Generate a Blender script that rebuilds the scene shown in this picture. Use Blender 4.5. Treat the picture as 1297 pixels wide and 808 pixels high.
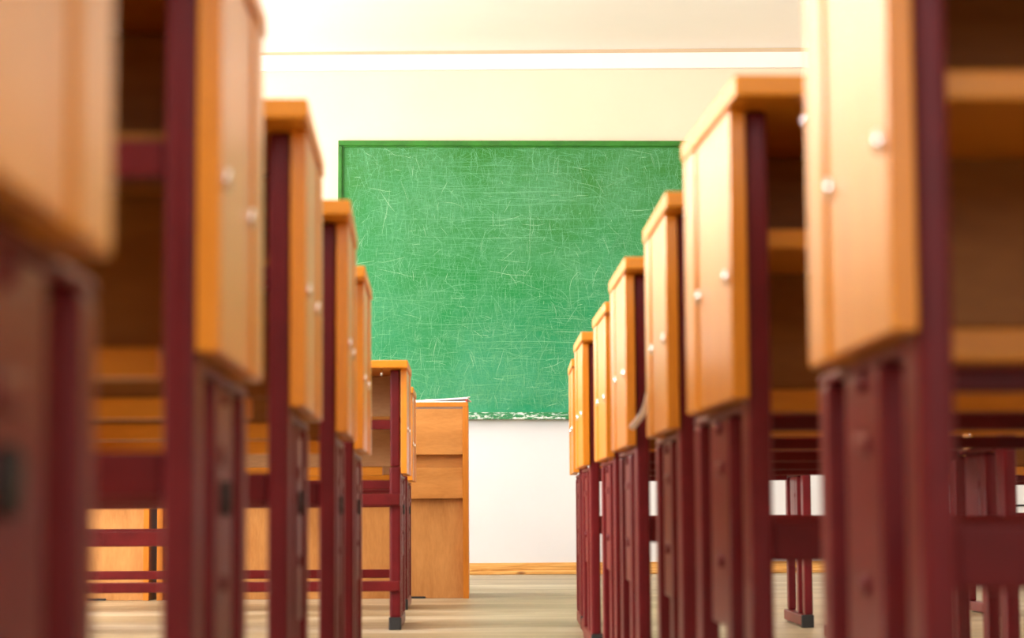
import bpy, bmesh, math, random
from math import pi, radians, sin, cos, atan
from mathutils import Vector, Matrix, Euler
random.seed(11)
for o in list(bpy.data.objects): bpy.data.objects.remove(o)
SC = bpy.context.scene
COL = SC.collection

# ------------------------------------------------------------------ camera
FPX, IW, IH, CAM_H = 2800.0, 1297.0, 808.0, 0.323
tilt = atan(246.0 / FPX)
yaw = atan((IW / 2 - 603.6) * cos(tilt) / FPX)
cd = bpy.data.cameras.new('camera')
cam = bpy.data.objects.new('camera', cd); COL.objects.link(cam)
cam.matrix_world = (Matrix.Translation((0, 0, CAM_H)) @ Matrix.Rotation(-yaw, 4, 'Z')
                    @ Matrix.Rotation(pi / 2 + tilt, 4, 'X') @ Matrix.Rotation(-radians(.35), 4, 'Z'))
cd.sensor_fit = 'HORIZONTAL'; cd.sensor_width = 36.0
cd.lens = 36.0 * FPX / IW
cd.clip_start = .02; cd.clip_end = 100
cd.dof.use_dof = True
cd.dof.focus_distance = 10.8
cd.dof.aperture_fstop = 6.6
SC.camera = cam

# ------------------------------------------------------------------ world, light, exposure
SC.view_settings.view_transform = 'Standard'
SC.view_settings.look = 'None'
SC.view_settings.gamma = 1.0
SC.view_settings.use_curve_mapping = False
SC.view_settings.exposure = 0.0
W = bpy.data.worlds.new('world'); SC.world = W; W.use_nodes = True
W.node_tree.nodes['Background'].inputs[0].default_value = (.78, .88, 1, 1)
W.node_tree.nodes['Background'].inputs[1].default_value = 2.5

XL, XR, YB, YF, ZC = -3.7, 4.1, -2.6, 11.776, 2.81       # the room
WINDOWS = [(-1.2, 1.2), (2.2, 4.6), (5.6, 8.0), (8.9, 11.0)]  # along the left wall
WZ0, WZ1 = .95, 2.55

def daylight(name, loc, rot, sx, sy, power, col=(1, .968, .955)):
    l = bpy.data.lights.new(name, 'AREA'); l.shape = 'RECTANGLE'; l.size = sx; l.size_y = sy
    l.energy = power; l.color = col
    o = bpy.data.objects.new(name, l); COL.objects.link(o); o.location = loc; o.rotation_euler = rot
    return o
WIN_POWERS = (150, 380, 350, 300)
for (y0, y1), WIN_POWER in zip(WINDOWS, WIN_POWERS):                                      # daylight entering each window
    daylight('daylight', (XL - .32, (y0 + y1) / 2, (WZ0 + WZ1) / 2), (0, radians(-90 - (20 if y0 > 5 else 0)), 0), WZ1 - WZ0, y1 - y0, WIN_POWER)

daylight('daylight', (.9, YB - .32, 1.75), (radians(90), 0, 0), 3.0, 1.6, 30)   # fill light from behind the viewer, in an added back window

# ------------------------------------------------------------------ material helpers
def new_mat(name):
    m = bpy.data.materials.new(name); m.use_nodes = True
    nt = m.node_tree; b = nt.nodes['Principled BSDF']
    return m, nt, b
def rgba(c): return (c[0], c[1], c[2], 1)
def ramp(nt, fac, stops):
    r = nt.nodes.new('ShaderNodeValToRGB'); e = r.color_ramp.elements
    while len(e) > len(stops): e.remove(e[-1])
    while len(e) < len(stops): e.new(.5)
    for i, (p, c) in enumerate(stops): e[i].position = p; e[i].color = rgba(c)
    nt.links.new(fac, r.inputs[0]); return r.outputs[0]
def coords(nt, scale, rot=(0, 0, 0)):
    t = nt.nodes.new('ShaderNodeTexCoord'); m = nt.nodes.new('ShaderNodeMapping')
    m.inputs['Scale'].default_value = scale; m.inputs['Rotation'].default_value = rot
    nt.links.new(t.outputs['Object'], m.inputs[0]); return m.outputs[0]
def noise(nt, vec, scale, detail=4, rough=.5, dist=0):
    n = nt.nodes.new('ShaderNodeTexNoise'); n.inputs['Scale'].default_value = scale
    n.inputs['Detail'].default_value = detail; n.inputs['Roughness'].default_value = rough
    n.inputs['Distortion'].default_value = dist
    nt.links.new(vec, n.inputs['Vector']); return n.outputs[0]
def mixc(nt, fac, a, b, mode='MIX'):
    m = nt.nodes.new('ShaderNodeMix'); m.data_type = 'RGBA'; m.blend_type = mode
    for k, v in ((0, fac), (6, a), (7, b)):
        if isinstance(v, (int, float)): m.inputs[k].default_value = v
        elif isinstance(v, tuple): m.inputs[k].default_value = rgba(v)
        else: nt.links.new(v, m.inputs[k])
    return m.outputs[2]
def mathn(nt, op, a, b=0.0):
    m = nt.nodes.new('ShaderNodeMath'); m.operation = op
    for k, v in ((0, a), (1, b)):
        if isinstance(v, (int, float)): m.inputs[k].default_value = v
        else: nt.links.new(v, m.inputs[k])
    return m.outputs[0]
def bump(nt, b, h, strength, dist=.002):
    n = nt.nodes.new('ShaderNodeBump'); n.inputs['Strength'].default_value = strength
    n.inputs['Distance'].default_value = dist
    nt.links.new(h, n.inputs['Height']); nt.links.new(n.outputs[0], b.inputs['Normal'])

def wood(name, c0, c1, scale=(6, 6, .8), rough=.32, coat=.0, fig=0.0):
    m, nt, b = new_mat(name)
    v = coords(nt, scale)
    n1 = noise(nt, v, 3.0, 6, .6, .6)
    col = ramp(nt, n1, [(.3, c0), (.7, c1)])
    v2 = coords(nt, tuple(s * 7 for s in scale))
    n2 = noise(nt, v2, 5.0, 3, .6)
    col = mixc(nt, .16, col, ramp(nt, n2, [(.35, tuple(.55 * x for x in c0)), (.65, c1)]))
    if fig:
        v3 = coords(nt, (scale[0] * .5, scale[1] * .5, scale[2] * .5))
        w = nt.nodes.new('ShaderNodeTexWave'); w.wave_type = 'RINGS'
        w.inputs['Scale'].default_value = 1.3; w.inputs['Distortion'].default_value = 5
        w.inputs['Detail'].default_value = 3; nt.links.new(v3, w.inputs['Vector'])
        col = mixc(nt, fig, col, ramp(nt, w.outputs['Fac'], [(.1, tuple(.6 * x for x in c0)), (.9, c1)]))
    nt.links.new(col, b.inputs['Base Color'])
    b.inputs['Roughness'].default_value = rough
    b.inputs['Coat Weight'].default_value = coat; b.inputs['Coat Roughness'].default_value = .27
    b.inputs['Coat IOR'].default_value = 1.36; b.inputs['Specular IOR Level'].default_value = .2
    bump(nt, b, n2, .08)
    return m
def paint(name, c, rough=.4, var=.12, sc=9, coat=0, spec=.5):
    m, nt, b = new_mat(name)
    n1 = noise(nt, coords(nt, (1, 1, 1)), sc, 5, .6)
    col = ramp(nt, n1, [(.3, tuple(x * (1 - var) for x in c)), (.7, tuple(min(1, x * (1 + var)) for x in c))])
    nt.links.new(col, b.inputs['Base Color']); b.inputs['Roughness'].default_value = rough
    b.inputs['Coat Weight'].default_value = coat; b.inputs['Coat Roughness'].default_value = .2
    b.inputs['Specular IOR Level'].default_value = spec
    bump(nt, b, n1, .05)
    return m

M = {}
M['laminate'] = wood('laminate', (.66, .205, .008), (.80, .30, .019), (7, 7, .7), .36, .75)
M['laminate_top'] = wood('laminate_top', (.66, .205, .008), (.80, .30, .019), (.7, 7, 7), .38, .25)
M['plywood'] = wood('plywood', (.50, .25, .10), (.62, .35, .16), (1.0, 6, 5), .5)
M['plywood_shaded'] = wood('plywood_shaded', (.24, .075, .007), (.35, .13, .018), (1.0, 6, 5), .5)  # same plywood, with the shade inside the desks put into its colour
M['veneer'] = wood('veneer', (.38, .145, .035), (.62, .30, .095), (4, 4, .9), .42, .05, .3)
M['veneer_flat'] = wood('veneer_flat', (.46, .175, .035), (.64, .29, .08), (.9, 4, 4), .42, .05, .2)
M['edging'] = wood('edging', (.52, .17, .015), (.62, .22, .025), (7, 7, .7), .36, .1)
M['maroon'] = paint('maroon', (.122, .0075, .010), .36, .18, 14, 0, .2)
M['maroon_rail'] = paint('maroon_rail', (.12, .007, .008), .42, .2, 18, 0, .18)
M['rubber'] = paint('rubber', (.012, .011, .011), .6, .1)
M['paper'] = paint('paper', (.86, .85, .84), .6, .03)
M['peeled'] = paint('peeled', (.85, .78, .66), .3, .04)
M['red_plastic'] = paint('red_plastic', (.5, .05, .03), .3, .05)
M['white_frame'] = paint('white_frame', (.82, .82, .8), .35, .02)
M['ceiling'] = paint('ceiling_paint', (.94, .91, .85), .8, .01, 2)
M['cornice'] = paint('cornice_paint', (.90, .87, .80), .6, .015, 3)
M['wall_back'] = paint('back_wall_paint', (.66, .58, .45), .7, .02, 2)
M['beige_band'] = paint('beige_band', (.62, .47, .31), .7, .03)
M['wall_side'] = paint('side_wall_paint', (.86, .80, .68), .7, .02, 2)
m, nt, b = new_mat('chrome'); M['chrome'] = m
b.inputs['Metallic'].default_value = 1; b.inputs['Base Color'].default_value = (.9, .9, .92, 1); b.inputs['Roughness'].default_value = .18
m, nt, b = new_mat('pane_glass'); M['glass'] = m
tr = nt.nodes.new('ShaderNodeBsdfTransparent'); gl = nt.nodes.new('ShaderNodeBsdfGlossy'); mx = nt.nodes.new('ShaderNodeMixShader')
gl.inputs['Roughness'].default_value = .02; mx.inputs[0].default_value = .05
nt.links.new(tr.outputs[0], mx.inputs[1]); nt.links.new(gl.outputs[0], mx.inputs[2])
nt.links.new(mx.outputs[0], nt.nodes['Material Output'].inputs[0])

# front wall: cream above the dado height, white oil paint below
m, nt, b = new_mat('front_wall_paint'); M['wall_front'] = m
tc = nt.nodes.new('ShaderNodeTexCoord'); sx = nt.nodes.new('ShaderNodeSeparateXYZ'); nt.links.new(tc.outputs['Object'], sx.inputs[0])
f = mathn(nt, 'GREATER_THAN', sx.outputs[2], 1.25)
n1 = noise(nt, coords(nt, (1, 1, 1)), 1.6, 5, .55)
up = ramp(nt, n1, [(.3, (.80, .635, .47)), (.7, (.83, .67, .51))])
lo = ramp(nt, n1, [(.3, (.665, .66, .67)), (.7, (.70, .695, .705))])
nt.links.new(mixc(nt, f, lo, up), b.inputs['Base Color'])
b.inputs['Roughness'].default_value = .5
bump(nt, b, noise(nt, coords(nt, (1, 1, 1)), 40, 3), .04)

# floor: old boards laid across the room
m, nt, b = new_mat('floor_boards'); M['floor'] = m
tc = nt.nodes.new('ShaderNodeTexCoord'); sx = nt.nodes.new('ShaderNodeSeparateXYZ'); nt.links.new(tc.outputs['Object'], sx.inputs[0])
PW = .155
yi = mathn(nt, 'DIVIDE', sx.outputs[1], PW); fl = mathn(nt, 'FLOOR', yi); fr = mathn(nt, 'FRACT', yi)
wn = nt.nodes.new('ShaderNodeTexWhiteNoise'); wn.noise_dimensions = '1D'; nt.links.new(fl, wn.inputs['W'])
g = noise(nt, coords(nt, (.5, 9, 1)), 4, 7, .65, .4)
g2 = noise(nt, coords(nt, (.35, 1.25, 1)), 2.0, 6, .65, .6)
c = ramp(nt, g, [(.34, (.15, .10, .04)), (.5, (.37, .28, .15)), (.66, (.60, .50, .33))])
c = mixc(nt, .55, c, ramp(nt, g2, [(.36, (.19, .13, .045)), (.5, (.38, .285, .15)), (.62, (.66, .58, .43))]))
c = mixc(nt, mathn(nt, 'MULTIPLY', wn.outputs[0], .35), c, (.30, .25, .17))
seam = mathn(nt, 'LESS_THAN', fr, .035)
c = mixc(nt, mathn(nt, 'MULTIPLY', seam, .85), c, (.05, .035, .02))
nt.links.new(c, b.inputs['Base Color']); b.inputs['Roughness'].default_value = .42
bump(nt, b, g, .15)

# pine skirting with long grain and knots
m, nt, b = new_mat('pine'); M['pine'] = m
g = noise(nt, coords(nt, (1.0, 1, 26)), 2.4, 6, .6, 1.6)
c = ramp(nt, g, [(.33, (.42, .17, .03)), (.45, (.64, .31, .07)), (.6, (.76, .43, .14)), (.7, (.5, .21, .045))])
vo = nt.nodes.new('ShaderNodeTexVoronoi'); vo.inputs['Scale'].default_value = 1.0; nt.links.new(coords(nt, (3.5, 3.5, 9)), vo.inputs['Vector'])
c = mixc(nt, ramp(nt, vo.outputs['Distance'], [(.06, (1, 1, 1)), (.13, (0, 0, 0))]), c, (.16, .06, .02))
nt.links.new(c, b.inputs['Base Color']); b.inputs['Roughness'].default_value = .4

# chalkboard: green paint, more teal towards the bottom, woven with wiped chalk
m, nt, b = new_mat('board_green'); M['board'] = m
v1 = coords(nt, (1, 1, 1))
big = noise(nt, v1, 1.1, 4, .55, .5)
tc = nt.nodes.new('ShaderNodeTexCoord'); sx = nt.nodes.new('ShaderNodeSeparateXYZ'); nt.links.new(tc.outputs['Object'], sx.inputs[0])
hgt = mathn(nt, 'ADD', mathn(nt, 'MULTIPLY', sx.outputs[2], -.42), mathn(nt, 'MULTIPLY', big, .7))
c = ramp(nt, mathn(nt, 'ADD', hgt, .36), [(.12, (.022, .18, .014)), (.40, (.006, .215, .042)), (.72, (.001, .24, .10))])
weave_h = noise(nt, coords(nt, (5, 1, 110)), 6, 4, .75)
weave_v = noise(nt, coords(nt, (110, 1, 5)), 6, 4, .75)
wv = mathn(nt, 'MULTIPLY', mathn(nt, 'ADD', weave_h, weave_v), .5)
cloud = noise(nt, v1, 2.3, 7, .7, .3)
dust = mathn(nt, 'MULTIPLY', ramp(nt, wv, [(.42, (0, 0, 0)), (.58, (1, 1, 1))]), ramp(nt, cloud, [(.38, (.1, .1, .1)), (.64, (1, 1, 1))]))
c = mixc(nt, mathn(nt, 'MULTIPLY', dust, .42), c, (.26, .62, .42))
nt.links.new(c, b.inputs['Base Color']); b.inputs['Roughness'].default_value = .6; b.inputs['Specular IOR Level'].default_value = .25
M['scratch_a'] = paint('chalk_faint', (.09, .36, .15), .7, .05)
M['scratch_b'] = paint('chalk_line', (.19, .50, .27), .7, .05)
M['scratch_c'] = paint('chalk_bright', (.42, .68, .45), .7, .05)
M['board_frame'] = paint('board_frame_green', (.02, .16, .012), .35, .3, 12)
# ledge: green paint under chalk dust
m, nt, b = new_mat('chalky_ledge'); M['ledge'] = m
n1 = noise(nt, coords(nt, (5, 1, 16)), 6, 6, .7)
nt.links.new(ramp(nt, n1, [(.49, (.012, .20, .06)), (.60, (.75, .82, .76))]), b.inputs['Base Color']); b.inputs['Roughness'].default_value = .6

# ------------------------------------------------------------------ mesh helpers
def bx(bm, x0, x1, y0, y1, z0, z1, bev=0.0, mi=0):
    r = bmesh.ops.create_cube(bm, size=1.0)
    vs = r['verts']
    for v in vs:
        v.co = Vector(((x0 + x1) / 2 + v.co.x * (x1 - x0), (y0 + y1) / 2 + v.co.y * (y1 - y0), (z0 + z1) / 2 + v.co.z * (z1 - z0)))
    fs = set(f for v in vs for f in v.link_faces)
    for f in fs: f.material_index = mi
    if bev:
        es = list(set(e for v in vs for e in v.link_edges))
        bmesh.ops.bevel(bm, geom=es, offset=bev, segments=2, profile=.6, affect='EDGES', clamp_overlap=True)
def cyl(bm, c, r, h, axis='Z', seg=20, r2=None):
    rot = {'Z': Matrix.Identity(4), 'X': Matrix.Rotation(pi / 2, 4, 'Y'), 'Y': Matrix.Rotation(pi / 2, 4, 'X')}[axis]
    bmesh.ops.create_cone(bm, cap_ends=True, segments=seg, radius1=r, radius2=r if r2 is None else r2, depth=h,
                          matrix=Matrix.Translation(c) @ rot)
def tube(bm, pts, r, seg=8):
    rings = []
    for i, p in enumerate(pts):
        p = Vector(p)
        d = (Vector(pts[min(i + 1, len(pts) - 1)]) - Vector(pts[max(i - 1, 0)])).normalized()
        u = d.cross(Vector((.3, .9, .2))).normalized(); w = d.cross(u)
        rings.append([bm.verts.new(p + (u * cos(2 * pi * k / seg) + w * sin(2 * pi * k / seg)) * r) for k in range(seg)])
    for a, b2 in zip(rings, rings[1:]):
        for k in range(seg): bm.faces.new((a[k], a[(k + 1) % seg], b2[(k + 1) % seg], b2[k]))
    bm.faces.new(rings[0][::-1]); bm.faces.new(rings[-1])
def link(name, bm, mats, parent=None, smooth=False):
    bmesh.ops.recalc_face_normals(bm, faces=bm.faces)
    me = bpy.data.meshes.new(name); bm.to_mesh(me); bm.free()
    for mt in (mats if isinstance(mats, (list, tuple)) else [mats]): me.materials.append(M[mt])
    o = bpy.data.objects.new(name, me); COL.objects.link(o)
    if smooth:
        for p in me.polygons: p.use_smooth = True
    if parent: o.parent = parent
    return o
def part(name, mat, parent, boxes, bev=.0025):
    bm = bmesh.new()
    for b6 in boxes: bx(bm, *b6, bev)
    return link(name, bm, mat, parent)
def struct(o): o['kind'] = 'structure'; return o
def thing(name, label, cat, loc=(0, 0, 0), rz=0, group=None):
    o = bpy.data.objects.new(name, None); COL.objects.link(o)
    o.location = loc; o.rotation_euler = (0, 0, rz); o['label'] = label; o['category'] = cat
    o.empty_display_size = .1
    if group: o['group'] = group
    return o
def tag(o, label, cat, group=None):
    o['label'] = label; o['category'] = cat
    if group: o['group'] = group
    return o

# ------------------------------------------------------------------ the room
bm = bmesh.new(); bx(bm, XL - .3, XR + .2, YB - .3, YF + .2, -.12, 0); struct(link('floor', bm, 'floor'))
bm = bmesh.new(); bx(bm, XL - .3, XR + .2, YB - .3, YF + .2, ZC, ZC + .15); o = struct(link('ceiling', bm, 'ceiling'))
o.rotation_euler = (0, -.006, 0)
ZW = 2.775
bm = bmesh.new(); bx(bm, XL, XR, YF, YF + .2, 0, ZW); struct(link('wall_front', bm, 'wall_front'))
bm = bmesh.new(); bx(bm, XR, XR + .2, YB, YF, 0, ZW); struct(link('wall_right', bm, 'wall_side'))
def holed_wall(name, boxes, mat):
    bm = bmesh.new()
    for b6 in boxes: bx(bm, *b6)
    return struct(link(name, bm, mat))
bxs = [(XL - .25, XL, YB, YF, 0, WZ0), (XL - .25, XL, YB, YF, WZ1, ZW)]
ys = [YB] + [v for w in WINDOWS for v in w] + [YF]
for i in range(0, len(ys), 2): bxs.append((XL - .25, XL, ys[i], ys[i + 1], WZ0, WZ1))
holed_wall('wall_left', bxs, 'wall_side')
BW = (-.6, 2.4, .95, 2.55)
holed_wall('wall_back', [(XL, XR, YB - .25, YB, 0, BW[2]), (XL, XR, YB - .25, YB, BW[3], ZW),
                         (XL, BW[0], YB - .25, YB, BW[2], BW[3]), (BW[1], XR, YB - .25, YB, BW[2], BW[3])], 'wall_back')
n = 0
for y0, y1 in WINDOWS:
    n += 1; x0, x1 = XL - .16, XL - .10; ym = (y0 + y1) / 2
    w = part('window_%d' % n, 'white_frame', None, [(x0, x1, y0, y1, WZ0, WZ0 + .07), (x0, x1, y0, y1, WZ1 - .07, WZ1),
             (x0, x1, y0, y0 + .07, WZ0, WZ1), (x0, x1, y1 - .07, y1, WZ0, WZ1), (x0, x1, ym - .05, ym + .05, WZ0, WZ1),
             (x0, x1, y0, y1, 2.03, 2.09)], .004)
    struct(w)
    bm = bmesh.new(); bx(bm, XL - .135, XL - .13, y0 + .05, y1 - .05, WZ0 + .05, WZ1 - .05); link('window_pane', bm, 'glass', w)
    part('window_sill', 'white_frame', w, [(XL - .10, XL + .12, y0 - .05, y1 + .05, WZ0 - .03, WZ0 + .005)], .006)
w = part('window_5', 'white_frame', None, [(BW[0], BW[1], YB - .16, YB - .10, BW[2], BW[2] + .07), (BW[0], BW[1], YB - .16, YB - .10, BW[3] - .07, BW[3]),
         (BW[0], BW[0] + .07, YB - .16, YB - .10, BW[2], BW[3]), (BW[1] - .07, BW[1], YB - .16, YB - .10, BW[2], BW[3]),
         (.85, .95, YB - .16, YB - .10, BW[2], BW[3])], .004); struct(w)  # unseen back window, added to go with the fill light
bm = bmesh.new(); bx(bm, BW[0] + .05, BW[1] - .05, YB - .135, YB - .13, BW[2] + .05, BW[3] - .05); link('window_pane', bm, 'glass', w)
# skirting: two stepped runs
bm = bmesh.new(); bx(bm, XL, XR, YF - .018, YF, 0, .062, .005); bx(bm, XL, XR, YF - .03, YF - .017, 0, .02, .006)
struct(link('baseboard_front', bm, 'pine'))
bm = bmesh.new(); bx(bm, XR - .018, XR, YB, YF - .03, 0, .062, .005); struct(link('baseboard_right', bm, 'pine'))
bm = bmesh.new(); bx(bm, XL, XL + .018, YB, YF - .03, 0, .062, .005); struct(link('baseboard_left', bm, 'pine'))
# cornice under the ceiling
bm = bmesh.new(); bx(bm, XL, XR, YF - .035, YF, 2.705, 2.79, .004); o = struct(link('trim_1', bm, 'cornice')); o.rotation_euler = (0, -.004, 0)
bm = bmesh.new(); bx(bm, XL, XR, YF - .022, YF + .1, 2.785, 2.85, .002); o = struct(link('trim_2', bm, 'beige_band')); o.rotation_euler = (0, -.004, 0)
# thin cable clipped low along the front wall, right of the board
bm = bmesh.new(); tube(bm, [(2.35 + .1 * i, YF - .006, .347 + .002 * sin(i * 1.3)) for i in range(17)], .005)
tag(link('cable', bm, 'rubber'), 'thin dark cable running low along the white front wall', 'cable')

# ------------------------------------------------------------------ chalkboard
BX0, BX1, BZ0, BZ1 = -.747, 1.27, .84, 2.322
cb = thing('chalkboard', 'large green scratched chalkboard on the front wall', 'chalkboard', (BX0, YF, BZ0))
cb.rotation_euler = (0, radians(.28), 0)
BWd, BHt = BX1 - BX0, BZ1 - BZ0
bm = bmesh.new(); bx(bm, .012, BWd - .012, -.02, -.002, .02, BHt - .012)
yy = -.0212
def ribbon(pts, wd, mi):
    pv = []
    n = len(pts)
    for i, (x, z) in enumerate(pts):
        a = pts[max(i - 1, 0)]; c2 = pts[min(i + 1, n - 1)]
        dx, dz = c2[0] - a[0], c2[1] - a[1]; L = math.hypot(dx, dz) or 1
        k = wd * (.25 + .75 * sin(pi * (i + .5) / n))
        pv.append((bm.verts.new((x - dz / L * k / 2, yy, z + dx / L * k / 2)), bm.verts.new((x + dz / L * k / 2, yy, z - dx / L * k / 2))))
    for p, q in zip(pv, pv[1:]):
        f = bm.faces.new((p[0], p[1], q[1], q[0])); f.material_index = mi
def inside(p): return .04 < p[0] < BWd - .04 and .035 < p[1] < BHt - .035
for i in range(10500):
    x, z = random.uniform(.05, BWd - .05), BHt * (1 - random.random() ** 1.05) 
    r = random.random()
    if r < .42: a = random.gauss(pi / 2, .22); L = abs(random.gauss(.06, .05)) + .015
    elif r < .66: a = random.gauss(0, .12); L = abs(random.gauss(.07, .08)) + .02
    else: a = random.uniform(0, pi); L = abs(random.gauss(.035, .035)) + .012
    cv = random.gauss(0, 1.0) if random.random() < .7 else random.gauss(0, 5)
    if random.random() < .006: L *= 3; cv = random.gauss(0, .4)
    nseg = 9; pts = []
    px, pz = x, z
    for s in range(nseg):
        pts.append((px, pz)); px += cos(a) * L / nseg; pz += sin(a) * L / nseg; a += cv * L / nseg + random.gauss(0, .07)
    pts = [p for p in pts if inside(p)]
    if len(pts) < 3: continue
    rr = random.random()
    mi = 1 if rr < .72 else (2 if rr < .975 else 3)
    yy = -.0212 - .00008 * (i % 7)
    ribbon(pts, random.uniform(.0007, .0016) * (1.15 if mi == 3 else 1), mi)
for i in range(70):                                            # faint ghosts of old ruled lines
    z = random.uniform(.1, BHt - .1); x = random.uniform(.05, BWd - 1.15); L = random.uniform(.3, 1.1); yy = -.0219
    ribbon([(x + L * k / 12, z + .004 * sin(k * .7 + i)) for k in range(13)], random.uniform(.001, .002), random.choice((1, 1, 2)))
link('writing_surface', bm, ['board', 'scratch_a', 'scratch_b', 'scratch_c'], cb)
fw = .030
part('frame', 'board_frame', cb, [(0, BWd, -.034, -.001, BHt - fw, BHt), (0, fw * .75, -.034, -.001, .0, BHt - fw), (BWd - fw * .75, BWd, -.034, -.001, .0, BHt - fw)], .005)
part('frame_bead', 'board_frame', cb, [(fw * .75, BWd - fw * .75, -.027, -.019, BHt - fw - .007, BHt - fw), (fw * .75, fw * .75 + .007, -.027, -.019, .03, BHt - fw)], .002)
part('chalk_ledge', 'ledge', cb, [(0, BWd, -.075, -.001, -.016, -.002), (0, BWd, -.042, -.001, -.002, .022), (0, BWd, -.075, -.066, -.002, .006)], .003)

# ------------------------------------------------------------------ school desk (origin: floor below the slab, near edge at y = 0)
HW, DP = .347, .412
def make_desk(shelf_kind, rail_z, low_rail, HW=.347):
    t = thing('school_desk', 'school desk', 'desk')
    bm = bmesh.new(); bx(bm, -HW, HW, 0, DP, .729, .75, .003); link('desk_top', bm, 'laminate_top', t)
    for s in (-1, 1):
        def X(a, b_): return (min(s * a, s * b_), max(s * a, s * b_))
        xo = HW - .005
        p = part('side_panel', 'laminate', t, [(*X(xo - .017, xo), .075, .318, .436, .729)], .002)
        for yb in (.098, .303):
            bm = bmesh.new(); cyl(bm, (s * (xo + .0015), yb, .560), .0075, .005, 'X', 16, None)
            link('screw', bm, 'chrome', p, True)
        part('side_trim', 'laminate', t, [(*X(xo - .019, xo + .003), .323, .408, .434, .729)], .003)
        L = xo - .0175
        if low_rail:
            part('leg', 'maroon', t, [(*X(L - .032, L), .078, .136, .034, .455)], .007)
            part('upper_post', 'maroon', t, [(*X(L - .030, L - .003), .086, .128, .456, .729)], .005)
        else:
            part('leg', 'maroon', t, [(*X(L - .023, L), .080, .136, .034, .729)], .006)
        part('leg', 'maroon', t, [(*X(L - .022, L), .452, .498, .034, .425)], .005)
        part('leg', 'maroon', t, [(*X(L - .022, L), .222, .268, .034, .425)], .005)
        part('top_bar', 'maroon', t, [(*X(L - .028, L), .138, .498, .4255, .4335)], .005)
        sl = part('slide_tube', 'maroon', t, [(*X(L - .022, L - .002), .2685, .380, .20, .425)], .004)
        part('collar', 'maroon', sl, [(*X(L - .024, L + .003), .262, .320, .362, .378)], .004)
        if shelf_kind == 'bar': bm = bmesh.new(); cyl(bm, (s * (L + .001), .290, .336), .014, .007, 'X', 18); link('bolt_socket', bm, 'rubber', sl)
        for zb in (.27, .415):
            bm = bmesh.new(); cyl(bm, (s * (L - .003), .290, zb), .008, .012, 'X', 12, .006); link('bolt', bm, 'maroon', sl, True)
        rn = part('runner', 'maroon', t, [(*X(L - .032, L), .082, .500, .004, .034)], .004)
        for ya, yb in ((.072, .084),):
            part('end_cap', 'rubber', rn, [(*X(L - .034, L + .001), ya, yb, 0, .036)], .003)
    L = HW - .0225
    part('back_board', 'plywood' if low_rail else 'plywood_shaded', t, [(-L + .004, L - .004, .378, .394, .462, .728)])
    part('bottom_edge', 'laminate_top', t, [(-L + .062, L - .062, .360, .394, .436, .461)])
    if shelf_kind == 'board':
        part('shelf', 'laminate_top', t, [(-L + .004, L - .004, .130, .377, .594, .614)])
    else:
        part('cross_bar', 'maroon_rail', t, [(-L + .0235, L - .0235, .092, .122, .561, .588)], .004)
        part('shelf', 'plywood_shaded', t, [(-L + .004, L - .004, .130, .377, .588, .600)])
    if low_rail:
        part('stretcher', 'maroon_rail', t, [(-L + .002, L - .002, .052, .077, rail_z[0], rail_z[1])], .004)
    else:
        part('stretcher', 'maroon_rail', t, [(-L + .0235, L - .0235, .094, .120, rail_z[0], rail_z[1])], .004)
    if low_rail:
        part('stretcher', 'maroon_rail', t, [(-L + .027, L - .027, .400, .425, .385, .42)], .004)
        part('stretcher', 'maroon_rail', t, [(-L + .027, L - .027, .200, .225, .393, .42)], .004)
        part('centre_leg', 'maroon', t, [(.0, .03, .082, .13, .0, .43)], .005)
        part('foot_rest', 'maroon_rail', t, [(-L + .027, -.001, .10, .12, .236, .278)], .004)
    elif shelf_kind == 'board':
        part('stretcher', 'maroon_rail', t, [(-L + .027, L - .027, .400, .425, .415, .435)], .004)
    if low_rail:
        part('stretcher', 'maroon_rail', t, [(-L + .002, L - .002, .060, .081, .108, .137)], .004)
    for s in (-1, 1):
        bm = bmesh.new()
        tube(bm, [(s * (HW - .075), .055, .729), (s * (HW - .075), .053, .716), (s * (HW - .075), .045, .709), (s * (HW - .075), .035, .711), (s * (HW - .075), .032, .719)], .003)
        link('bag_hook', bm, 'chrome', t, True)
    return t
def kids(o): return [c for c in bpy.data.objects if c.parent == o]
def dup(root):
    r = root.copy(); COL.objects.link(r)
    for ch in kids(root):
        c = ch.copy(); COL.objects.link(c); c.parent = r
        for g in kids(ch):
            d = g.copy(); COL.objects.link(d); d.parent = c
    return r
protos = {}
def desk(kind, corner, side, deg, label, group):
    """corner: world x, y of the slab's near corner on the aisle side; side +1 = row right of the aisle"""
    if kind not in protos:
        t = protos[kind] = make_desk(*{'right': ('board', (.272, .314), False), 'left': ('bar', (.335, .368), False), 'left_low': ('bar', (.346, .380), True, .64)}[kind])
    else:
        t = dup(protos[kind])
    a = radians(deg)
    off = Matrix.Rotation(a, 3, 'Z') @ Vector((-(.64 if kind == 'left_low' else HW) * side, 0, 0))
    t.location = (corner[0] - off.x, corner[1] - off.y, 0); t.rotation_euler = (0, 0, a)
    t['label'] = label; t['group'] = group
    return t
GR, GL, GF = 'desks in the row right of the aisle', 'desks in the row left of the aisle', 'desks of the far row on the right'
R_ = [((.2565, 1.31), -.1, 'nearest orange and maroon desk right of the aisle, cut by the top edge'),
      ((.2532, 2.1324), 2.0, 'second nearest desk right of the aisle, its whole top edge showing'),
      ((.2527, 2.9205), 0.0, 'third nearest desk right of the aisle, pale edging peeling off its side'),
      ((.2478, 3.6761), 0.3, 'fourth nearest desk right of the aisle'),
      ((.2600, 4.4671), 0.6, 'fifth nearest desk right of the aisle'),
      ((.2465, 5.2098), 0.0, 'second to last desk right of the aisle, its narrow side panel seen against the chalkboard'),
      ((.2624, 6.1363), -1.0, 'last desk right of the aisle, closest to the chalkboard')]
desks = {}
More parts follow.
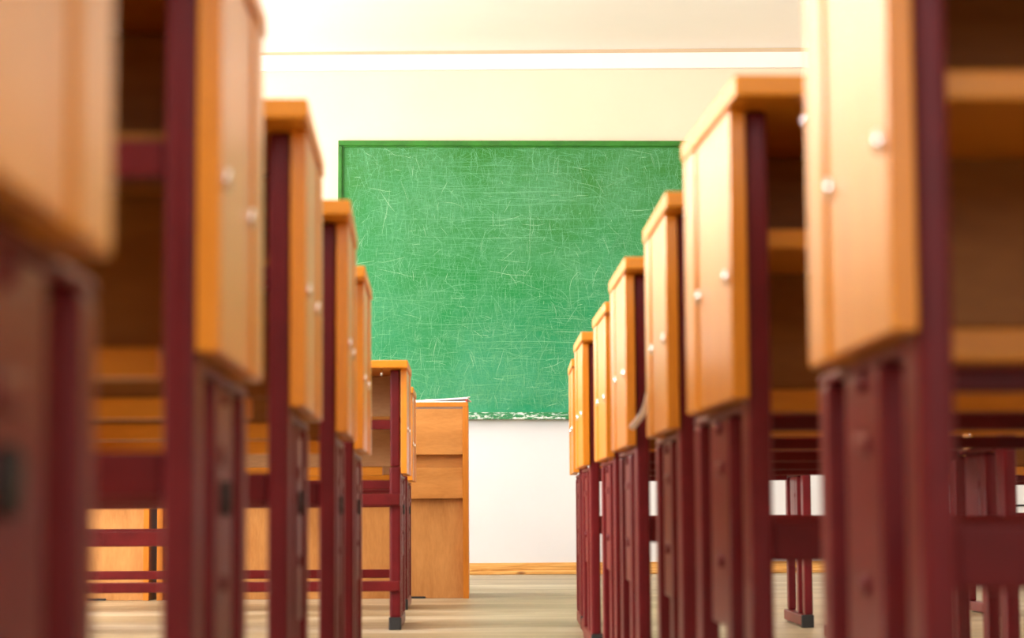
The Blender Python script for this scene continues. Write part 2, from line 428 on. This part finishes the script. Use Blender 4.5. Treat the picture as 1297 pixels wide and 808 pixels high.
for i, (c, d, lb) in enumerate(R_): desks['R%d' % i] = desk('right', c, 1, d, lb, GR)
L_ = [('left', (-.152, .545), 0.5, 'very blurred desk at the left edge, nearest of all to the viewer'),
      ('left', (-.172, 1.46), 1.0, 'blurred desk left of the aisle, second from the viewer, tall orange side panel'),
      ('left', (-.1727, 2.2492), 1.6, 'third desk left of the aisle, its top level with the cream wall beside the board'),
      ('left', (-.1711, 2.9871), 1.8, 'fourth desk left of the aisle, its top beside the upper left of the board'),
      ('left', (-.1924, 3.7953), 1.0, 'fifth desk left of the aisle, small top slab just in front of the board'),
      ('left_low', (-.1929, 6.1511), 0.2, 'almost sharp desk left of the aisle after a gap, open inside and two rails showing'),
      ('left_low', (-.2156, 7.45), 0.0, 'last desk left of the aisle, half hidden, just before the teacher desk')]
for i, (k, c, d, lb) in enumerate(L_): desks['L%d' % i] = desk(k, c, -1, d, lb, GL)
F_ = [((1.555, 6.67), 0, 'desk of the far right row, only maroon legs and foot rail showing'),
      ((1.545, 7.67), 0, 'farthest desk of the far right row, slim maroon legs seen against the white wall')]
for i, (c, d, lb) in enumerate(F_): desks['F%d' % i] = desk('right', c, 1, d, lb, GF)

# the last desk's aisle-side foot rail runs on towards the viewer
part('runner', 'maroon_rail', desks['R6'], [(-.3245, -.2925, -.41, .071, 0, .032)], .004)

# strip of edging peeling off the third right desk
d3 = desks['R2']
bm = bmesh.new()
pp = [(-.3445, .409, .505), (-.348, .414, .488), (-.353, .42, .474), (-.361, .425, .463), (-.370, .43, .452)]
w0 = None
for p in pp:
    v = (bm.verts.new(p), bm.verts.new((p[0] + .007, p[1] + .003, p[2] - .004)))
    if w0: bm.faces.new((w0[0], w0[1], v[1], v[0]))
    w0 = v
o = link('peeled_edging', bm, 'peeled', d3); sm = o.modifiers.new('thickness', 'SOLIDIFY'); sm.thickness = .0015
o['label'] = 'pale strip of peeling edge trim'

# ------------------------------------------------------------------ teacher desks
def teacher_desk(x0, label):
    Wd, D, H = 1.19, .6, .75
    t = thing('teacher_desk', label, 'desk', (x0, 8.50, 0), 0, 'teacher desks before the board')
    part('desk_top', 'edging', t, [(0, Wd, 0, D, H - .018, H)], .002)
    part('side_panel', 'edging', t, [(Wd - .022, Wd, .001, D, .0, H - .018)], .0015)
    part('side_panel', 'edging', t, [(0, .022, .001, D, .0, H - .018)], .0015)
    a, b_ = .022, Wd - .022
    part('upper_panel', 'veneer_flat', t, [(a, b_, .006, .022, .549, .725)], .0015)
    part('recess_panel', 'veneer_flat', t, [(a, b_, .045, .060, .49, .56)], .0015)
    part('middle_panel', 'veneer_flat', t, [(a, b_, .012, .030, .381, .498)], .0015)
    part('lower_panel', 'veneer', t, [(a, b_, .034, .052, .0, .392)], .0015)
    part('foot', 'rubber', t, [(Wd * .80, Wd * .86, .024, .0338, 0, .008)], .001)
    return t
teacher_desk(-1.225, 'brown wooden teacher desk in front of the board with papers lying on top')
teacher_desk(-2.445, 'second teacher desk standing left of the one with papers, seen through the desk legs')

def sheet(x0, x1, y0, y1, z, rz, lift, th, label, mat='paper'):
    bm = bmesh.new(); nx = 10; rows = []
    for i in range(nx + 1):
        u = i / nx; x = (u - .5) * (x1 - x0); zz = lift * u ** 1.6
        rows.append([bm.verts.new((x, (v - .5) * (y1 - y0), zz)) for v in (0, .5, 1)])
    for a, c2 in zip(rows, rows[1:]):
        for k in range(2): bm.faces.new((a[k], c2[k], c2[k + 1], a[k + 1]))
    o = link('paper_sheets', bm, mat); md = o.modifiers.new('thickness', 'SOLIDIFY'); md.thickness = th; md.offset = 1
    o.location = ((x0 + x1) / 2, (y0 + y1) / 2, z); o.rotation_euler = (0, 0, radians(rz))
    return tag(o, label, 'paper', 'papers on the teacher desk')
sheet(-.255, -.045, 8.52, 8.80, .7502, 1, .0, .005, 'bottom bundle of white papers lying flat on the teacher desk')
sheet(-.235, -.030, 8.53, 8.80, .7562, -3, .008, .004, 'middle bundle of white papers on the teacher desk, edge slightly lifted')
sheet(-.210, -.035, 8.54, 8.80, .7612, 4, .010, .002, 'topmost loose white papers on the teacher desk, right corner curling up')
bm = bmesh.new(); tube(bm, [(-.042, 8.503 + .01 * i, .7565) for i in range(12)], .0045, 10)
tag(link('red_pen', bm, 'red_plastic'), 'small red pen lying at the right corner of the teacher desk', 'pen')
